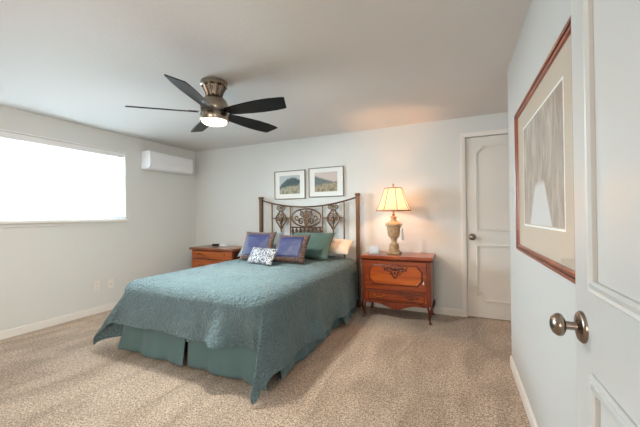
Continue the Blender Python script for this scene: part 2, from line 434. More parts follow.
# near door, standing open along the right wall ----------------------------------------
XD, YD = 0.292, 1.070
d2 = st_empty('door_2', 'white panelled door standing open beside the viewer at the right edge', 'door', (XD, YD, 0))
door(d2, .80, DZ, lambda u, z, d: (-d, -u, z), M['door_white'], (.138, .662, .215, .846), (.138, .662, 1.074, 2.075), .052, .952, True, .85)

# ------------------------------------------------------------------ bed
BX = -2.062
HB = 4.07
bed = thing('bed', 'antique bronze bed with tall square posts and scrollwork headboard', 'bed', (BX, HB, 0))
for sx in (-1, 1):
    p_ = obj('post', MB().bb(sx*.797-.024, sx*.797+.024, -.024, .024, 0, 1.515), M['iron'], bed, bevel=.004)
    obj('post_cap', MB().lathe([(.030, 1.512), (.036, 1.522), (.040, 1.532), (.045, 1.545), (.045, 1.554), (.030, 1.560), (.001, 1.562)], (sx*.797, 0, 0), nside=4, rot0=PI/4), M['iron'], p_, smooth=False)
def topz(x):      # dipping top rail
    a = abs(x)/.78; return 1.387 + .118*a**2.0
obj('top_rail', MB().tube([(x, 0, topz(x)) for x in [-.78+1.56*i/40 for i in range(41)]], .0115, 8), M['iron'], bed)
for x in (-.593, -.265, .268, .596):
    obj('spindle', MB().tube([(x, 0, .42), (x, 0, topz(x))], .0105 if abs(x) > .4 else .010, 8), M['iron'], bed)
obj('cross_rail', MB().tube([(-.265, 0, 1.083), (.268, 0, 1.083)], .011, 8), M['iron'], bed)
obj('cross_rail', MB().tube([(-.775, 0, .50), (.775, 0, .50)], .014, 8), M['iron'], bed)
obj('cross_rail', MB().tube([(-.265, 0, .93), (.268, 0, .93)], .010, 8), M['iron'], bed)
b = MB()
b.loop([(.240*math.cos(a), 0, 1.228+.132*math.sin(a)) for a in [2*PI*i/48 for i in range(48)]], .0115)
obj('oval_ring', b, M['iron'], bed)
def spiral(cx, cz, r0, r1, a0, turns, n=26, y=0):
    return [(cx+(r0+(r1-r0)*k/n)*math.cos(a0+turns*2*PI*k/n), y, cz+(r0+(r1-r0)*k/n)*math.sin(a0+turns*2*PI*k/n)) for k in range(n+1)]
b = MB()
for s_ in (-1, 1):
    mir = lambda P: [(s_*x, y, z) for x, y, z in P]
    b.tube(mir(spiral(.082, 1.170, .058, .010, R(200), -1.25)), .0105, 7)
    b.tube(mir(spiral(.062, 1.290, .050, .010, R(170), 1.2)), .0105, 7)
    b.tube(mir(spiral(.150, 1.228, .044, .008, R(-170), 1.1)), .009, 7)
    b.tube(mir([(.012, 0, 1.10), (.022, 0, 1.15), (.012, 0, 1.21), (.03, 0, 1.27), (.10, 0, 1.335)]), .009, 7)
    b.ball((s_*.03, 0, 1.215), (.024, .010, .030), 10); b.ball((s_*.090, 0, 1.275), (.020, .009, .016), 10); b.ball((s_*.11, 0, 1.18), .014, 10)
b.tube([(0, 0, 1.095), (0, 0, 1.355)], .010, 8); b.ball((0, 0, 1.245), (.028, .014, .034), 12); b.ball((0, 0, 1.315), (.034, .012, .022), 12); b.ball((0, 0, 1.15), (.022, .012, .028), 12)
obj('scrollwork', b, M['iron_cast'], bed)
for cx in (-.430, .432):
    b = MB()
    zt_ = topz(cx)
    b.tube([(cx, 0, .96), (cx, 0, 1.11)], .011, 8); b.tube([(cx, 0, 1.24), (cx, 0, zt_)], .008, 8)
    b.tube([(cx-.16, 0, 1.222), (cx-.08, 0, 1.222)], .008, 8); b.tube([(cx+.08, 0, 1.222), (cx+.16, 0, 1.222)], .008, 8)
    for s_ in (-1, 1):
        mir = lambda P: [(cx+s_*x, y, z) for x, y, z in P]
        b.tube(mir([(.008, 0, 1.345), (.03, 0, 1.315), (.072, 0, 1.262), (.098, 0, 1.222), (.078, 0, 1.165), (.040, 0, 1.115), (.008, 0, 1.06)]), [.009, .011, .013, .015, .013, .012, .010], 8)
        b.tube(mir(spiral(.048, 1.375, .036, .009, R(200), -1.2)), .0085, 7)
        b.tube(mir(spiral(.034, 1.262, .028, .006, R(210), -1.1)), .0075, 7)
        b.tube(mir(spiral(.052, 1.205, .030, .008, R(60), 1.1)), .0085, 7)
        b.ball((cx+s_*.088, 0, 1.222), (.020, .012, .022), 10); b.ball((cx+s_*.030, 0, 1.335), .013, 10)
    b.lathe([(.004, 1.25), (.020, 1.23), (.030, 1.205), (.024, 1.17), (.012, 1.12), (.016, 1.09), (.010, 1.06)], (cx, 0, 0), 12)
    b.ball((cx, 0, 1.39), (.016, .012, .018), 10)
    obj('scrollwork', b, M['iron_cast'], bed)
for i in range(8):
    x = -.228+.456*i/7
    obj('baluster', MB().lathe([(.007, .93), (.010, .95), (.008, .97), (.016, 1.00), (.022, 1.03), (.018, 1.052), (.009, 1.062), (.015, 1.074), (.010, 1.083)], (x, 0, 0), 10), M['iron_cast'], bed)
for sx in (-1, 1):
    obj('side_rail', MB().bb(sx*.745-.015, sx*.745+.015, -2.12, -.024, .15, .18), M['iron'], bed, smooth=False)
    obj('foot_leg', MB().bb(sx*.60-.02, sx*.60+.02, -2.12, -2.08, 0, .15), M['iron'], bed, smooth=False)
obj('foot_rail', MB().bb(-.73, .73, -2.12, -2.085, .15, .18), M['iron'], bed, smooth=False)
b = MB()
for k in range(6): b.bb(-.73, .73, -1.85+k*.33, -1.78+k*.33, .155, .18)
obj('slats', b, M['iron'], bed, smooth=False)
bs = obj('box_spring', MB().bb(-.75, .75, -1.03, 1.03, 0, .199), M['ticking'], bevel=.03, seg=3, loc=(BX, 2.945, .1815)); tag(bs, 'box spring hidden beneath the mattress', 'box spring')
mt_ = obj('mattress', MB().bb(-.755, .755, -1.03, 1.03, 0, .256), M['sheet'], bevel=.07, seg=5, loc=(BX, 2.945, .382)); tag(mt_, 'cream sheeted mattress showing beside the right bedpost', 'mattress')

# bedspread: one cloth rounded over the mattress edge, hanging in folds, corners falling in points
def spread_mesh():
    b = bmesh.new()
    hw, yf, yh, zt, RR = .690, 1.940, 3.985, .704, .110
    ovs, ovf = .610, .445
    NXs, NYs = 260, 250
    grid = []
    xs = [-(hw+ovs)+2*(hw+ovs)*i/NXs for i in range(NXs+1)]
    ys = [yf-ovf+(yh-yf+ovf)*j/NYs for j in range(NYs+1)]
    for cy in ys:
        row = []
        for cx in xs:
            dx = max(abs(cx)-hw, 0); sg = 1 if cx > 0 else -1
            dy = max(yf-cy, 0)
            bx = sg*min(abs(cx), hw); by = max(cy, yf)
            r_ = math.hypot(dx, dy)
            if r_ < 1e-6:
                edge = min(hw-abs(cx), cy-yf)
                z = zt - .034*math.exp(-edge/.20) + .004*noise.noise(Vector((cx*3.2, cy*3.2, 0))) + .0045*noise.noise(Vector((cx*11, cy*9, 3))) + .0035*noise.noise(Vector((cx*31, cy*27, 5)))
                row.append(b.verts.new((BX+bx, by, z))); continue
            ux, uy = dx/r_*sg, -dy/r_
            th = math.degrees(math.atan2(dy, dx))              # 0 = side, 90 = foot
            q_ = PI*RR/2
            if r_ < q_:
                out = RR*math.sin(r_/RR); drop = RR*(1-math.cos(r_/RR)); hang = 0
            else:
                hang = r_-q_; out = RR; drop = RR
            hf = smoothstep(0, .45, hang)
            fl = .14
            # folds, different on each stretch of the edge
            if dx > 0 and dy == 0:
                yy = cy
                w_ = .020*math.sin(yy*7.3+sg*1.1)+.014*math.sin(yy*15.1+sg*.6+hang*3)
                if sg > 0: w_ += .055*math.exp(-((yy-2.62)/.075)**2)-.035*math.exp(-((yy-2.45)/.08)**2)+.028*math.exp(-((yy-3.25)/.10)**2)-.03*math.exp(-((yy-3.9)/.12)**2)
            elif dy > 0 and dx == 0:
                w_ = .014*math.sin(cx*6.1+.4)+.010*math.sin(cx*13.0+hang*4)
                w_ += .105*math.exp(-((cx-.40)/.085)**2) - .085*math.exp(-((cx-.63)/.09)**2)
            else:
                w_ = 0
            blend = 1.0
            out_f = fl*hang+w_*hf
            drop += hang*.985
            px, py = bx+ux*(out+out_f), by+uy*(out+out_f)
            lin_h = min(1, hang/.5)
            if dx == 0 and sg < 0: px += -.25*lin_h*math.exp(-((cx+hw)/.22)**2)
            if dx > 0 and dy > 0:
                if sg > 0:
                    wd = 40.0 if th < 38 else 13.0
                    tipw = math.exp(-((th-38)/wd)**2)*lin_h
                    inw = smoothstep(52, 68, th)*lin_h
                    px += -.02*tipw; py += -.175*tipw
                    px -= ux*.05*inw; py -= uy*.07*inw
                else:
                    tipw = math.exp(-((th-38)/17.0)**2)*lin_h
                    rid = math.exp(-((th-74)/12.0)**2)*lin_h
                    sw = smoothstep(0, 40, th)*lin_h
                    px += -.25*sw; py += -.055*tipw-.05*rid; drop -= .065*tipw
                # round the hanging cloth into the corner
            z = zt-.034-drop
            z = max(z, .022+.01*abs(math.sin(cx*20)))
            nv = noise.noise(Vector((cx*6, cy*6, 7)))*.010*hf + .0045*noise.noise(Vector((cx*11, cy*9, 3))) + .0035*noise.noise(Vector((cx*31, cy*27, 5)))
            row.append(b.verts.new((BX+px+ux*nv, py+uy*nv, z)))
        grid.append(row)
    for j in range(NYs):
        for i in range(NXs):
            b.faces.new((grid[j][i], grid[j][i+1], grid[j+1][i+1], grid[j+1][i]))
    return b
sp_ = obj('bedspread', spread_mesh(), M['spread'], angle=180, solid=.008)
tag(sp_, 'teal quilted bedspread draped over the bed with pointed hanging corners', 'bedspread')
# bed skirt
sk = thing('bed_skirt', 'teal fabric bed skirt hanging below the bedspread to the carpet', 'bed skirt', (BX, 1.9, 0))
def cloth_panel(p0, p1, q0, q1, z0, z1, waves, amp, seed, ny=14, nx=60, wob=.0):
    """panel from top line p0-p1 (z1) to bottom line q0-q1 (z0), soft folds growing downward"""
    b = bmesh.new(); g = []
    d = Vector((p1[0]-p0[0], p1[1]-p0[1], 0)).normalized(); nr = Vector((d.y, -d.x, 0))
    for j in range(ny+1):
        v_ = j/ny; row = []
        for i in range(nx+1):
            u = i/nx
            a = Vector((p0[0]+(p1[0]-p0[0])*u, p0[1]+(p1[1]-p0[1])*u, 0)); c = Vector((q0[0]+(q1[0]-q0[0])*u, q0[1]+(q1[1]-q0[1])*u, 0))
            f = amp*(math.sin(u*waves*2*PI+seed)+.6*math.sin(u*waves*4.3*PI+seed*2.1))*v_**1.2
            p = a.lerp(c, v_)+nr*f
            row.append(b.verts.new((p.x, p.y, z1+(z0-z1)*v_+wob*math.sin(u*9+seed)*v_)))
        g.append(row)
    for j in range(ny):
        for i in range(nx): b.faces.new((g[j][i], g[j][i+1], g[j+1][i+1], g[j+1][i]))
    return b
obj('foot_panel', cloth_panel((-.77, -.012), (-.015, -.012), (-.905, -.010), (-.035, -.035), .012, .392, 2.3, .012, .4, wob=.004), M['skirt'], sk, angle=180, solid=.003)
obj('foot_panel', cloth_panel((.000, -.008), (.77, -.008), (-.010, -.012), (.80, -.035), .012, .392, 2.1, .013, 2.0, wob=.004), M['skirt'], sk, angle=180, solid=.003)
obj('side_panel', cloth_panel((.768, .10), (.768, 2.05), (.815, .10), (.80, 2.04), .012, .392, 4.5, .014, 1.0, nx=110, wob=.004), M['skirt'], sk, angle=180, solid=.003)
obj('side_panel', cloth_panel((-.768, 2.05), (-.768, .02), (-.80, 2.04), (-.905, .02), .012, .392, 4.5, .012, 3.0, nx=110, wob=.004), M['skirt'], sk, angle=180, solid=.003)
obj('corner_flap', cloth_panel((.80, 1.42), (.815, 1.70), (.90, 1.36), (.86, 1.66), .02, .16, 1.0, .012, .3, nx=16), M['skirt'], sk, angle=180, solid=.003)

# ------------------------------------------------------------------ pillows
def pillow_pts(w, h, T, u, v, sgn, pinch=.07, grow=0.0):
    ex = 1-pinch*(1-abs(v)**2.2) if abs(u) > 0 else 1
    ez = 1-pinch*(1-abs(u)**2.2)
    x = w/2*u*(1-pinch*(1-v*v)*abs(u)**3); z = h/2*v*(1-pinch*(1-u*u)*abs(v)**3)
    t_ = ((1-abs(u)**3.0)*(1-abs(v)**3.0))**.62
    return x, sgn*(T/2*t_+grow), z
def pillow_mesh(w, h, T, n=28, pinch=.07, wr=.006, seed=0):
    b = bmesh.new(); G = {}
    for sgn in (-1, 1):
        for i in range(n+1):
            for j in range(n+1):
                u, v = -1+2*i/n, -1+2*j/n
                x, y, z = pillow_pts(w, h, T, u, v, sgn, pinch)
                t_ = (1-u*u)*(1-v*v)
                y += wr*t_*noise.noise(Vector((x*9+seed, z*9, sgn)))*1.6
                if sgn == 1 and (i in (0, n) or j in (0, n)): G[(sgn, i, j)] = G[(-1, i, j)]
                else: G[(sgn, i, j)] = b.verts.new((x, y, z+h/2))
        for i in range(n):
            for j in range(n):
                b.faces.new((G[(sgn, i, j)], G[(sgn, i+1, j)], G[(sgn, i+1, j+1)], G[(sgn, i, j+1)]))
    return b
def panel_mesh(w, h, T, k, n=24, pinch=.07, wr=.006, seed=0):
    b = bmesh.new(); g = []
    for i in range(n+1):
        row = []
        for j in range(n+1):
            u, v = k*(-1+2*i/n), k*(-1+2*j/n)
            x, y, z = pillow_pts(w, h, T, u, v, -1, pinch, .004 if 0 < i < n and 0 < j < n else .0005)
            y += wr*(1-u*u)*(1-v*v)*noise.noise(Vector((x*9+seed, z*9, -1)))*1.6
            row.append(b.verts.new((x, y, z+h/2)))
        g.append(row)
    for i in range(n):
        for j in range(n): b.faces.new((g[i][j], g[i+1][j], g[i+1][j+1], g[i][j+1]))
    return b
# local frame: bottom edge on the x axis, front face towards -y; lean tips the top back
def pillow(name, label, cat, w, h, T, mat, loc, rz, lean, pinch=.07, seed=0, tilt=0.0, wr=.006, group=None):
    o = obj(name, pillow_mesh(w, h, T, pinch=pinch, seed=seed, wr=wr), mat, angle=180)
    o.matrix_world = Matrix.Translation(Vector(loc)) @ Matrix.Rotation(rz, 4, 'Z') @ Matrix.Rotation(-lean, 4, 'X') @ Matrix.Rotation(tilt, 4, 'Y')
    return tag(o, label, cat, group)
pillow('bed_pillow', 'cream pillow in cotton case behind the green pillow', 'pillow', .56, .33, .13, M['cream'], (-1.575, 3.72, .765), R(10), R(62), seed=3, wr=.02, tilt=R(6))
pillow('sham_pillow', 'plain green sham pillow leaning right of the blue cushions', 'pillow', .62, .435, .14, M['green'], (-1.77, 3.45, .716), R(1.7), R(44), seed=5, wr=.012)
pillow('sham_pillow', 'pale teal sham pillow half hidden behind the left blue cushion', 'pillow', .58, .41, .13, M['pale_teal'], (-2.44, 3.34, .714), R(3), R(38), seed=8, wr=.012)
cu = pillow('throw_cushion', 'blue cushion with brown paisley border leaning at the left', 'cushion', .44, .385, .11, M['paisley'], (-2.27, 3.08, .716), R(3.7), R(27), seed=11, group='blue bordered cushions')
obj('centre_panel', panel_mesh(.44, .385, .11, .74, seed=11), M['blue'], cu, angle=180)
cu = pillow('throw_cushion', 'blue cushion with brown paisley border against the green sham', 'cushion', .43, .38, .11, M['paisley'], (-1.805, 3.06, .716), R(3), R(35), seed=14, group='blue bordered cushions')
obj('centre_panel', panel_mesh(.43, .38, .11, .72, seed=14), M['blue'], cu, angle=180)
pillow('accent_cushion', 'small white cushion with navy damask print in front of the blue cushions', 'cushion', .42, .20, .085, M['damask'], (-2.07, 2.885, .714), R(-14), R(30), seed=17, pinch=.04)

# ------------------------------------------------------------------ right nightstand (drop-front cabinet on cabriole legs)
def serp(x0, x1, yb, yf, bulge, n=24):
    """plan outline, front edge gently serpentine (front = -y)"""
    pts = [(x1, yb), (x0, yb)]
    for i in range(n+1):
        u = i/n; s_ = math.sin(PI*u)
        pts.append((x0+(x1-x0)*u, yf-bulge*(s_**2)+.35*bulge*math.sin(2*PI*u)**2))
    return pts
def cabriole(x, y, sx, sy, h, top=.030):
    rs = []
    for z, r_, off in ((h, top, 0), (h*.86, top*1.05, .006), (h*.70, top*.92, .010), (h*.48, top*.62, .004), (h*.28, top*.46, -.003), (h*.12, top*.46, .002), (h*.05, top*.62, .008), (0, top*.66, .010)):
        ring = []
        for k in range(12):
            a = 2*PI*k/12; c_, s_ = math.cos(a), math.sin(a)
            e = .78; cc = math.copysign(abs(c_)**e, c_); ss = math.copysign(abs(s_)**e, s_)
            ring.append((x+sx*off+r_*cc, y+sy*off+r_*ss, z))
        rs.append(ring)
    return MB().rings(rs)
def leaf(b, x, y, z, ang, L_, W_):
    rm = Matrix.Rotation(ang, 3, 'Y'); b.ball((x, y, z), (W_, .006, L_), 10, rm)
ns_ = thing('nightstand', 'cherry drop-front nightstand with carved panel holding the lamp', 'nightstand', (-.700, 3.905, 0))
hwN, yfN, ybN = .405, -.205, .215
obj('top', MB().prism(serp(-.415, .425, .235, -.232, .018), .722, .765, lambda x, y, z: (x, y, z)), M['cherry'], ns_, bevel=.009, seg=3)
b = MB(); b.bb(-hwN, hwN, yfN+.022, ybN, .195, .715); b.bb(-hwN, -hwN+.045, yfN, yfN+.022, .19, .715); b.bb(hwN-.045, hwN, yfN, yfN+.022, .19, .715); b.bb(-hwN+.045, hwN-.045, yfN, yfN+.022, .705, .715); b.bb(-hwN+.045, hwN-.045, yfN, yfN+.022, .338, .358)
obj('carcass', b, M['cherry_v'], ns_, bevel=.003)
obj('cornice_moulding', MB().sweep([(-hwN, ybN, .712), (-hwN, yfN, .712), (hwN, yfN, .712), (hwN, ybN, .712)], [(0, 0), (.016, .0), (.026, .012), (.0, .012)], (0, 0, 1), False), M['cherry_dark'], ns_, smooth=False)
dr = obj('drop_front', MB().bb(-hwN+.047, hwN-.047, yfN-.004, yfN+.020, .360, .703), M['cherry'], ns_, bevel=.004)
x0, x1, z0, z1, cc = -.305, .305, .425, .650, .055
hexp = [(x0+cc, z0), (x1-cc, z0), (x1, z0+cc*1.2), (x1, z1-cc*1.2), (x1-cc, z1), (x0+cc, z1), (x0, z1-cc*1.2), (x0, z0+cc*1.2)]
obj('raised_panel', MB().prism(hexp, yfN-.0055, yfN-.010, lambda x, z, y: (x, y, z)), M['cherry_door'], dr, bevel=.002)
obj('panel_moulding', MB().sweep([(x, yfN-.004, z) for x, z in hexp], [(-.010, 0), (-.010, .004), (-.003, .010), (.004, .008), (.010, .003), (.010, 0)], (0, -1, 0)), M['cherry_v'], dr, smooth=True, angle=30)
b = MB(); yc = yfN-.013
for s_ in (-1, 1):
    for x, z, a, L_, W_ in ((.030, .612, 35, .030, .014), (.070, .622, 70, .030, .013), (.110, .615, 100, .026, .011), (.135, .628, 50, .018, .009), (.045, .580, 25, .028, .013), (.085, .590, 55, .022, .011), (.028, .545, 15, .024, .011), (.015, .520, 8, .018, .008), (.060, .550, 40, .016, .008), (.125, .596, 80, .014, .008)):
        leaf(b, s_*x, yc, z, R(s_*a), L_, W_)
b.ball((0, yc, .612), (.020, .009, .022), 12); b.ball((0, yc, .565), (.013, .007, .018), 12); b.ball((0, yc, .505), (.008, .006, .014), 10)
obj('carving', b, M['cherry_dark'], dr)
obj('pull_knob', MB().lathe([(.004, 0), (.004, .010), (.010, .014), (.011, .019), (.006, .024), (.001, .025)], (.0, yfN-.004, .685), 16, Matrix.Rotation(R(90), 3, 'X')), M['brass'], dr)
XK = .326
k_ = obj('key', MB().tube([(XK, yfN-.004, .505), (XK, yfN-.020, .505)], .004, 8).loop([(XK+.010*math.cos(a), yfN-.022, .505+.012*math.sin(a)) for a in [2*PI*i/14 for i in range(14)]], .0025), M['brass'], dr)
obj('key_tassel', MB().lathe([(.002, .044), (.006, .040), (.005, .032), (.009, .004), (.009, 0)], (XK-.002, yfN-.020, .452), 10), M['tassel'], k_)
dw = obj('drawer', MB().bb(-hwN+.047, hwN-.047, yfN-.004, yfN+.020, .222, .336), M['cherry'], ns_, bevel=.005)
obj('drawer_moulding', MB().sweep([(x, yfN-.004, z) for x, z in ((-.325, .238), (.325, .238), (.325, .320), (-.325, .320))], [(-.005, 0), (-.003, .005), (.003, .005), (.005, 0)], (0, -1, 0)), M['cherry_dark'], dw, smooth=False)
for sx in (-1, 1):
    b = MB()
    for s_ in (-1, 1):
        b.tube([(sx*.19+s_*x, yfN-.010-d_, z) for x, d_, z in ((0, .010, .272), (.020, .012, .268), (.042, .008, .280), (.056, .004, .292), (.048, .004, .300))], [.006, .006, .006, .005, .003], 8)
        leaf(b, sx*.19+s_*.058, yfN-.010, .284, R(s_*60), .018, .008)
    b.ball((sx*.19, yfN-.012, .274), (.014, .010, .012), 10)
    obj('drawer_pull', b, M['brass'] if sx < 0 else M['cherry_dark'], dw)
ap = []
n = 32
for i in range(n+1):
    u = i/n; x = -hwN+.03+(2*hwN-.06)*u
    ap.append((x, .196-.055*math.sin(PI*u)**1.5+.030*math.sin(2*PI*u)**2-.01))
ap = [(-hwN+.03, .218)]+ap+[(hwN-.03, .218)]
obj('apron', MB().prism(ap, yfN-.006, yfN+.016, lambda x, z, y: (x, y, z)), M['cherry_v'], ns_, smooth=False, bevel=.003)
for sx in (-1, 1):
    for sy in (-1, 1):
        obj('leg', cabriole(sx*(hwN-.022), yfN+.020 if sy < 0 else ybN-.026, sx, sy, .20), M['cherry_dark'], ns_)

# left nightstand: plainer, orange wood with drawers
nl = thing('nightstand', 'orange wood nightstand with brass drawer pulls in the window corner', 'nightstand', (-3.535, 3.905, 0))
obj('top', MB().prism(serp(-.455, .450, .235, -.235, .012), .728, .765), M['oak_dark'], nl, bevel=.009, seg=3)
obj('carcass', MB().bb(-.435, .415, -.188, .215, .12, .728), M['cherry_dark'], nl, bevel=.004)
for z0, z1 in ((.592, .716), (.390, .577), (.165, .375)):
    dq = obj('drawer', MB().bb(-.422, .402, -.208, -.189, z0, z1), M['oak'], nl, bevel=.006)
    for x in (-.215, .215):
        zc = (z0+z1)/2+.012
        pl = obj('drawer_pull', MB().tube([(x+.042*math.cos(a), -.222, zc+.002+.026*math.sin(a)) for a in [PI+PI*i/12 for i in range(13)]], .0042, 8), M['brass'], dq)
        for s_ in (-1, 1):
            obj('pull_rosette', MB().lathe([(.013, 0), (.013, .004), (.007, .010), (.006, .018)], (x+s_*.042, -.208, zc+.004), 14, Matrix.Rotation(R(90), 3, 'X')), M['brass'], pl)
for sx in (-1, 1):
    for sy in (-1, 1):
        obj('leg', cabriole(sx*.385, -.158 if sy < 0 else .188, sx, sy, .13, .032), M['cherry_dark'], nl)

# ------------------------------------------------------------------ table lamp
la = thing('table_lamp', 'lit urn table lamp with cream bell shade on the cherry nightstand', 'lamp', (-.748, 3.915, .766))
ZB = .765
def lz(z): return z-ZB
obj('plinth', MB().box((0, 0, .014), (.165, .165, .026)).lathe([(.082, .027), (.082, .034), (.070, .048), (.058, .060)], (0, 0, 0), nside=8, rot0=PI/8), M['stone'], la, bevel=.005)
obj('base', MB().lathe([(.058, .060), (.062, .070), (.060, .115), (.050, .130), (.034, .142), (.030, .160)], (0, 0, 0), 32), M['stone'], la, angle=30)
obj('urn', MB().lathe([(.030, .160), (.036, .166), (.034, .176), (.040, .190), (.062, .215), (.068, .235), (.072, .255), (.082, .330), (.088, .345), (.100, .352), (.104, .368), (.098, .384), (.070, .398), (.044, .412), (.032, .430), (.030, .446), (.042, .456), (.044, .464), (.026, .474)], (0, 0, 0), 36), M['stone'], la, angle=28)
b = MB()
for k in range(20):
    a = 2*PI*k/20; b.tube([((.064+.003)*math.cos(a), (.064+.003)*math.sin(a), .22), (.072*math.cos(a), .072*math.sin(a), .256), (.083*math.cos(a), .083*math.sin(a), .335)], .005, 6)
obj('urn_fluting', b, M['stone'], la)
obj('neck', MB().lathe([(.020, .474), (.016, .485), (.020, .495), (.010, .505), (.008, .525), (.016, .530), (.016, .590), (.010, .596)], (0, 0, 0), 20), M['brass'], la)
sh = bmesh.new()
rings_ = []
nsd = 8
def shade_ring(r_, z, sub=6):
    pts = []
    for k in range(nsd):
        a0 = 2*PI*k/nsd+PI/8; a1 = a0+2*PI/nsd
        p, q = Vector((math.cos(a0), math.sin(a0), 0)), Vector((math.cos(a1), math.sin(a1), 0))
        for s_ in range(sub):
            v_ = p.lerp(q, s_/sub); v_ *= 1+.018*math.sin(PI*s_/sub)
            pts.append((v_.x*r_, v_.y*r_, z))
    return pts
prof_s = [(.218, .540), (.210, .552)]+[(.208-.100*(u**.85), .552+.272*u) for u in [i/10 for i in range(1, 11)]]
SH = MB(); SH.rings([shade_ring(r_, z) for r_, z in prof_s], True, False)
so = obj('shade', SH, M['shade'], la, angle=30)
b = MB(); b.rings([shade_ring(r_, z) for r_, z in ((.2205, .536), (.2205, .548), (.215, .548), (.215, .536), (.2205, .536))], True, False)
b.rings([shade_ring(r_, z) for r_, z in ((.111, .818), (.111, .828), (.106, .828), (.106, .818), (.111, .818))], True, False)
for k in range(nsd):
    a = 2*PI*k/nsd+PI/8
    b.tube([((r_+.0025)*math.cos(a), (r_+.0025)*math.sin(a), z) for r_, z in prof_s], .0038, 6)
obj('shade_trim', b, M['shade_trim'], so, angle=40)
obj('harp', MB().tube([(.012, 0, .530), (.055, 0, .62), (.060, 0, .70), (.04, 0, .80), (0, 0, .835), (-.04, 0, .80), (-.060, 0, .70), (-.055, 0, .62), (-.012, 0, .530)], .0025, 6), M['brass'], la)
obj('spider', MB().tube([(-.107, 0, .822), (0, 0, .832), (.107, 0, .822)], .002, 6).tube([(0, -.107, .822), (0, 0, .832), (0, .107, .822)], .002, 6), M['brass'], la)
obj('finial', MB().lathe([(.006, .832), (.010, .840), (.006, .848), (.014, .860), (.015, .868), (.008, .880), (.002, .886)], (0, 0, 0), 16), M['stone'], la)
obj('bulb', MB().lathe([(.012, .595), (.018, .615), (.028, .640), (.030, .658), (.022, .680), (.001, .690)], (0, 0, 0), 20), M['bulb'], la)
b = MB(); b.tube([(.034, -.03, .455), (.085, -.055, .425), (.098, -.058, .375), (.100, -.060, .33)], .003, 6)
ta = obj('tassel_cord', b, M['tassel'], la)
obj('tassel', MB().lathe([(.005, .335), (.017, .322), (.017, .306), (.012, .298), (.021, .255), (.027, .190), (.026, .182)], (.104, -.060, 0), 14), M['tassel'], ta, angle=60)
# small clock
ck = thing('desk_clock', 'small silver desk clock leaning beside the lamp base', 'clock', (-.985, 3.845, .766), R(14))
ck.scale = (1.15, 1.15, 1.15)
cp = [(-.03, 0), (.030, 0), (.018, .016), (-.006, .085), (-.018, .085)]
b = MB(); b.prism([(-.030, .0), (.034, .0), (.034, .010), (.012, .014), (-.004, .088), (-.014, .088)], -.055, .055, lambda y, z, x: (x, y, z))
obj('case', b, M['plastic_grey'], ck, bevel=.003)
b = MB(); b.prism([(-.0312, .012), (-.0170, .080), (-.0180, .0802), (-.0322, .0122)], -.047, .047, lambda y, z, x: (x, y, z))
obj('dial', b, plain('pale_clock_face', (206, 216, 222), .2), ck, smooth=False)
obj('foot', MB().bb(.040, .056, -.012, .034, 0, .018), M['dark'], ck, bevel=.003)
# small things on the left nightstand
o = obj('eyeglass_case', MB().box((0, 0, .018), (.13, .055, .034)), M['dark'], bevel=.014, seg=4, loc=(-3.72, 3.99, .7665), rot=(0, 0, R(10))); tag(o, 'small black case lying on the left nightstand', 'case')
b = MB(); b.prism([(-.07, 0), (.07, 0), (.068, .004), (.01, .034), (-.02, .037), (-.068, .006)], -.05, .05, lambda x, z, y: (x, y, z))
o = obj('folded_cloth', b, M['vinyl'], bevel=.003, loc=(-3.565, 4.0, .7665), rot=(0, 0, R(-8))); tag(o, 'small white folded cloth beside the black case', 'cloth')

# ------------------------------------------------------------------ pictures over the bed
def landscape(name, kind):
    t = NT(name); tc = t.co(); sx = t.n('SeparateXYZ', {0: tc}); X_, Z_ = sx.outputs[0], sx.outputs[2]
    nz = t.noise(9, 4, tc, .6); nz2 = t.noise(28, 3, tc, .6)
    if kind == 0:
        ridge = t.math('ADD', t.math('MULTIPLY', t.n('Math', {0: t.math('MULTIPLY', t.math('ADD', X_, -.05), 1.0), 1: 2.0}, operation='POWER').outputs[0], -2.4), .115)
        hill = (62, 82, 92); hill2 = (96, 114, 112); sky = (190, 198, 200); sand = (176, 168, 146); bush = (118, 122, 108)
    else:
        ridge = t.math('ADD', t.math('MULTIPLY', X_, -.34), .045)
        hill = (88, 104, 112); hill2 = (124, 134, 130); sky = (206, 194, 190); sand = (170, 158, 134); bush = (116, 114, 98)
    d = t.math('SUBTRACT', t.math('ADD', ridge, t.math('MULTIPLY', nz, .05)), Z_)
    mk = t.ramp(d, [(0.02, (0, 0, 0, 1)), (0.045, (1, 1, 1, 1))])
    hc = t.mix(nz2, lin(hill), lin(hill2))
    c1 = t.mix(mk, lin(sky), hc)
    d2_ = t.math('SUBTRACT', t.math('ADD', t.math('MULTIPLY', X_, .10), t.math('MULTIPLY', nz, .14)), t.math('ADD', Z_, .085))
    m2 = t.ramp(d2_, [(0.0, (0, 0, 0, 1)), (0.03, (1, 1, 1, 1))])
    sc_ = t.mix(t.ramp(nz2, [(.45, (0, 0, 0, 1)), (.62, (1, 1, 1, 1))]), lin(sand), lin(bush))
    t.set(color=t.mix(m2, c1, sc_), rough=.9); return t.m
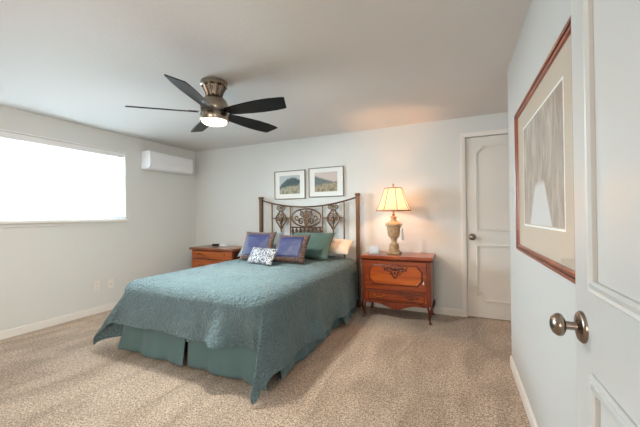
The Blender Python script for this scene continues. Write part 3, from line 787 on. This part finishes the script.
def framed(name, label, x0, x1, z0, z1, mat_img, y):
    w, h = x1-x0, z1-z0
    r_ = thing(name, label, 'picture', ((x0+x1)/2, y, (z0+z1)/2), group='framed landscapes above the headboard')
    V = [(-w/2, 0, -h/2), (w/2, 0, -h/2), (w/2, 0, h/2), (-w/2, 0, h/2)]
    obj('frame', MB().sweep(V, [(0, 0), (0, .024), (-.004, .028), (-.010, .026), (-.012, .018), (-.012, 0)], (0, -1, 0)), M['pewter'], r_, smooth=False)
    mw = (w-.36)/2
    obj('mat_board', MB().bb(-w/2+.010, w/2-.010, -.014, -.004, -h/2+.010, h/2-.010), M['mat_white'], r_, smooth=False)
    obj('print', MB().bb(-.180, .180, -.0155, -.0141, -.140, .146), mat_img, r_, smooth=False)
    obj('glazing', MB().bb(-w/2+.012, w/2-.012, -.0190, -.0175, -h/2+.012, h/2-.012), M['picture_glass'], r_, smooth=False)
framed('framed_picture', 'framed print of a dome shaped blue mountain above the bed', -2.655, -2.112, 1.514, 1.957, landscape('mountain_print', 0), YB-.002)
framed('framed_picture', 'framed print of a sloping ridge over dunes above the bed', -2.052, -1.496, 1.530, 1.967, landscape('dune_print', 1), YB-.002)

# large print on the right wall
t = NT('misty_path_print'); tc = t.co(); sx = t.n('SeparateXYZ', {0: tc}); Y_, Z_ = sx.outputs[1], sx.outputs[2]
nz = t.noise(7, 5, t.co((1, 2.2, .7)), .65, .5); nz2 = t.noise(30, 3, t.co((1, 1.6, .6)), .6)
trees = t.ramp(nz, [(.34, lin((138, 124, 112))), (.5, lin((166, 152, 138))), (.68, lin((194, 186, 176)))])
trees = t.mix(t.math('MULTIPLY', nz2, .35), trees, lin((140, 128, 120)))
halfw = t.math('ADD', .10, t.math('MULTIPLY', t.math('SUBTRACT', -.06, Z_), .62))
dd = t.math('SUBTRACT', halfw, t.math('ABSOLUTE', t.math('ADD', Y_, .02)))
msk = t.math('MULTIPLY', t.ramp(dd, [(0, (0, 0, 0, 1)), (.02, (1, 1, 1, 1))]), t.ramp(t.math('SUBTRACT', -.05, Z_), [(0, (0, 0, 0, 1)), (.03, (1, 1, 1, 1))]))
t.set(color=t.mix(msk, trees, lin((200, 198, 196))), rough=.9); M['misty'] = t.m
rp = thing('framed_picture', 'large mahogany framed misty print on the right wall', 'picture', (XR-.002, 1.876, 1.468))
w, h = 1.205, .925
V = [(0, w/2, -h/2), (0, -w/2, -h/2), (0, -w/2, h/2), (0, w/2, h/2)]
obj('frame', MB().sweep(V, [(0, 0), (0, .018), (-.005, .025), (-.014, .027), (-.020, .022), (-.026, .020), (-.034, .024), (-.040, .020), (-.042, .010), (-.042, 0)], (-1, 0, 0)), M['frame_wood'], rp, smooth=False)
obj('frame_bead', MB().sweep(V, [(-.0175, .018), (-.0175, .0245), (-.024, .0245), (-.024, .018)], (-1, 0, 0)), M['frame_dark'], rp, smooth=False)
obj('mat_board', MB().bb(-.010, -.002, -w/2+.030, w/2-.030, -h/2+.030, h/2-.030), M['mat_tan'], rp, smooth=False)
obj('mat_bevel', MB().sweep([(-.010, .375, -.285), (-.010, -.42, -.285), (-.010, -.42, .305), (-.010, .375, .305)], [(-.004, 0), (-.004, .0012), (.004, .0012), (.004, 0)], (-1, 0, 0)), M['mat_white'], rp, smooth=False)
obj('print', MB().bb(-.0114, -.0101, -.41, .365, -.275, .295), M['misty'], rp, smooth=False)
obj('glazing', MB().bb(-.0150, -.0136, -w/2+.040, w/2-.040, -h/2+.040, h/2-.040), M['picture_glass'], rp, smooth=False)

# ------------------------------------------------------------------ wall air conditioner
ac = thing('air_conditioner', 'white wall mounted air conditioner above the left nightstand', 'air conditioner', (XL+.001, 3.115, 1.985))
AL = .805
prof = [(0, .0), (.0, .268), (.165, .268), (.186, .262), (.196, .248), (.203, .085), (.200, .050), (.186, .018), (.150, .0)]
obj('body', MB().prism(prof, .0, AL, lambda x, z, y: (x, y, z)), M['plastic'], ac, bevel=.006, seg=3)
obj('front_panel', MB().prism([(.1975, .247), (.2015, .247), (.2085, .088), (.2045, .085)], .018, AL-.018, lambda x, z, y: (x, y, z)), M['plastic'], ac, smooth=False, bevel=.001)
obj('louver', MB().prism([(.204, .074), (.209, .074), (.205, .046), (.188, .014), (.183, .016), (.200, .048)], .045, AL-.045, lambda x, z, y: (x, y, z)), M['plastic'], ac, smooth=False)

# ------------------------------------------------------------------ wall plates
def plate(name, label, y, z, duplex):
    r_ = thing(name, label, 'wall plate', (XL+.0005, y, z))
    obj('cover_plate', MB().bb(0, .006, -.038, .038, -.062, .062), M['plate'], r_, bevel=.004, seg=3)
    if duplex:
        for s_ in (-1, 1):
            so_ = obj('socket', MB().lathe([(.0165, 0), (.0165, .0025), (.015, .0035)], (.006, 0, s_*.026), 20, Matrix.Rotation(R(90), 3, 'Y')), M['plate'], r_)
            obj('slots', MB().bb(.0094, .0100, -.008, -.005, s_*.026-.002, s_*.026+.008).bb(.0094, .0100, .005, .008, s_*.026-.002, s_*.026+.008), M['dark'], so_, smooth=False)
    else:
        obj('insert', MB().bb(.006, .0085, -.017, .017, -.034, .034), M['plate'], r_, bevel=.002)
        obj('jack', MB().lathe([(.005, 0), (.005, .006), (.002, .007)], (.0085, 0, 0), 12, Matrix.Rotation(R(90), 3, 'Y')), M['knob'], r_)
plate('electrical_outlet', 'white duplex outlet plate left of the other wall plate', 2.483, .360, True)
plate('jack_plate', 'white jack plate nearer the bed beside the outlet', 2.662, .352, False)

# ------------------------------------------------------------------ ceiling fan
FC = (-1.950, 2.085)
fan = thing('ceiling_fan', 'brushed nickel ceiling fan with five dark blades and lit lens', 'ceiling fan', (FC[0], FC[1], H))
obj('canopy', MB().lathe([(.108, -.001), (.115, -.006), (.115, -.040), (.106, -.048), (.086, -.050), (.078, -.070), (.064, -.095), (.056, -.125)], (0, 0, 0), 40), M['nickel'], fan, angle=35)
b = MB()
for k in range(10):
    a = 2*PI*k/10
    b.tube([(.092*math.cos(a), .092*math.sin(a), -.046), (.083*math.cos(a), .083*math.sin(a), -.070), (.068*math.cos(a), .068*math.sin(a), -.098), (.060*math.cos(a), .060*math.sin(a), -.130)], .011, 8)
obj('canopy_ribs', b, M['nickel_dark'], fan)
obj('motor_housing', MB().lathe([(.056, -.118), (.066, -.130), (.084, -.146), (.103, -.170), (.115, -.200), (.119, -.222), (.117, -.250), (.112, -.262)], (0, 0, 0), 44), M['nickel'], fan, angle=35)
obj('flywheel', MB().lathe([(.108, -.262), (.108, -.288)], (0, 0, 0), 40), M['nickel_dark'], fan)
lk = obj('light_kit', MB().lathe([(.112, -.288), (.121, -.292), (.123, -.300), (.123, -.342), (.118, -.350), (.108, -.350)], (0, 0, 0), 44), M['nickel'], fan, angle=35)
obj('lens', MB().lathe([(.107, -.348), (.105, -.358), (.092, -.368), (.060, -.375), (.001, -.378)], (0, 0, 0), 40), M['lens'], lk, angle=80)
Lp = [(.150, .052, .050), (.22, .062, .058), (.34, .080, .070), (.46, .089, .078), (.58, .086, .080), (.655, .074, .078), (.700, .030, .074), (.675, -.0, .0)]
def blade_mesh():
    b = MB()
    up_ = [(.135, .046), (.22, .060), (.34, .073), (.46, .081), (.58, .081), (.655, .074), (.672, .070)]
    lo_ = [(.712, -.056), (.692, -.064), (.58, -.076), (.46, -.078), (.34, -.070), (.22, -.058), (.135, -.046)]
    b.prism(up_+lo_, -.004, .004); return b
for k in range(5):
    a = R(3.8+72*k)
    rot = Matrix.Rotation(a, 4, 'Z') @ Matrix.Rotation(R(-16), 4, 'X')
    bo = obj('blade', blade_mesh(), M['blade'], fan, bevel=.002, smooth=False)
    bo.matrix_local = Matrix.Translation((0, 0, -.275)) @ rot
    arm = MB(); arm.prism([(.098, .030), (.150, .036), (.205, .022), (.215, 0), (.205, -.022), (.150, -.036), (.098, -.030)], .005, .010)
    for x, y in ((.165, .018), (.165, -.018), (.195, 0)): arm.lathe([(.005, .010), (.005, .013), (.001, .0135)], (x, y, 0), 10)
    obj('blade_arm', arm, M['nickel_dark'], bo, bevel=.001, smooth=False)
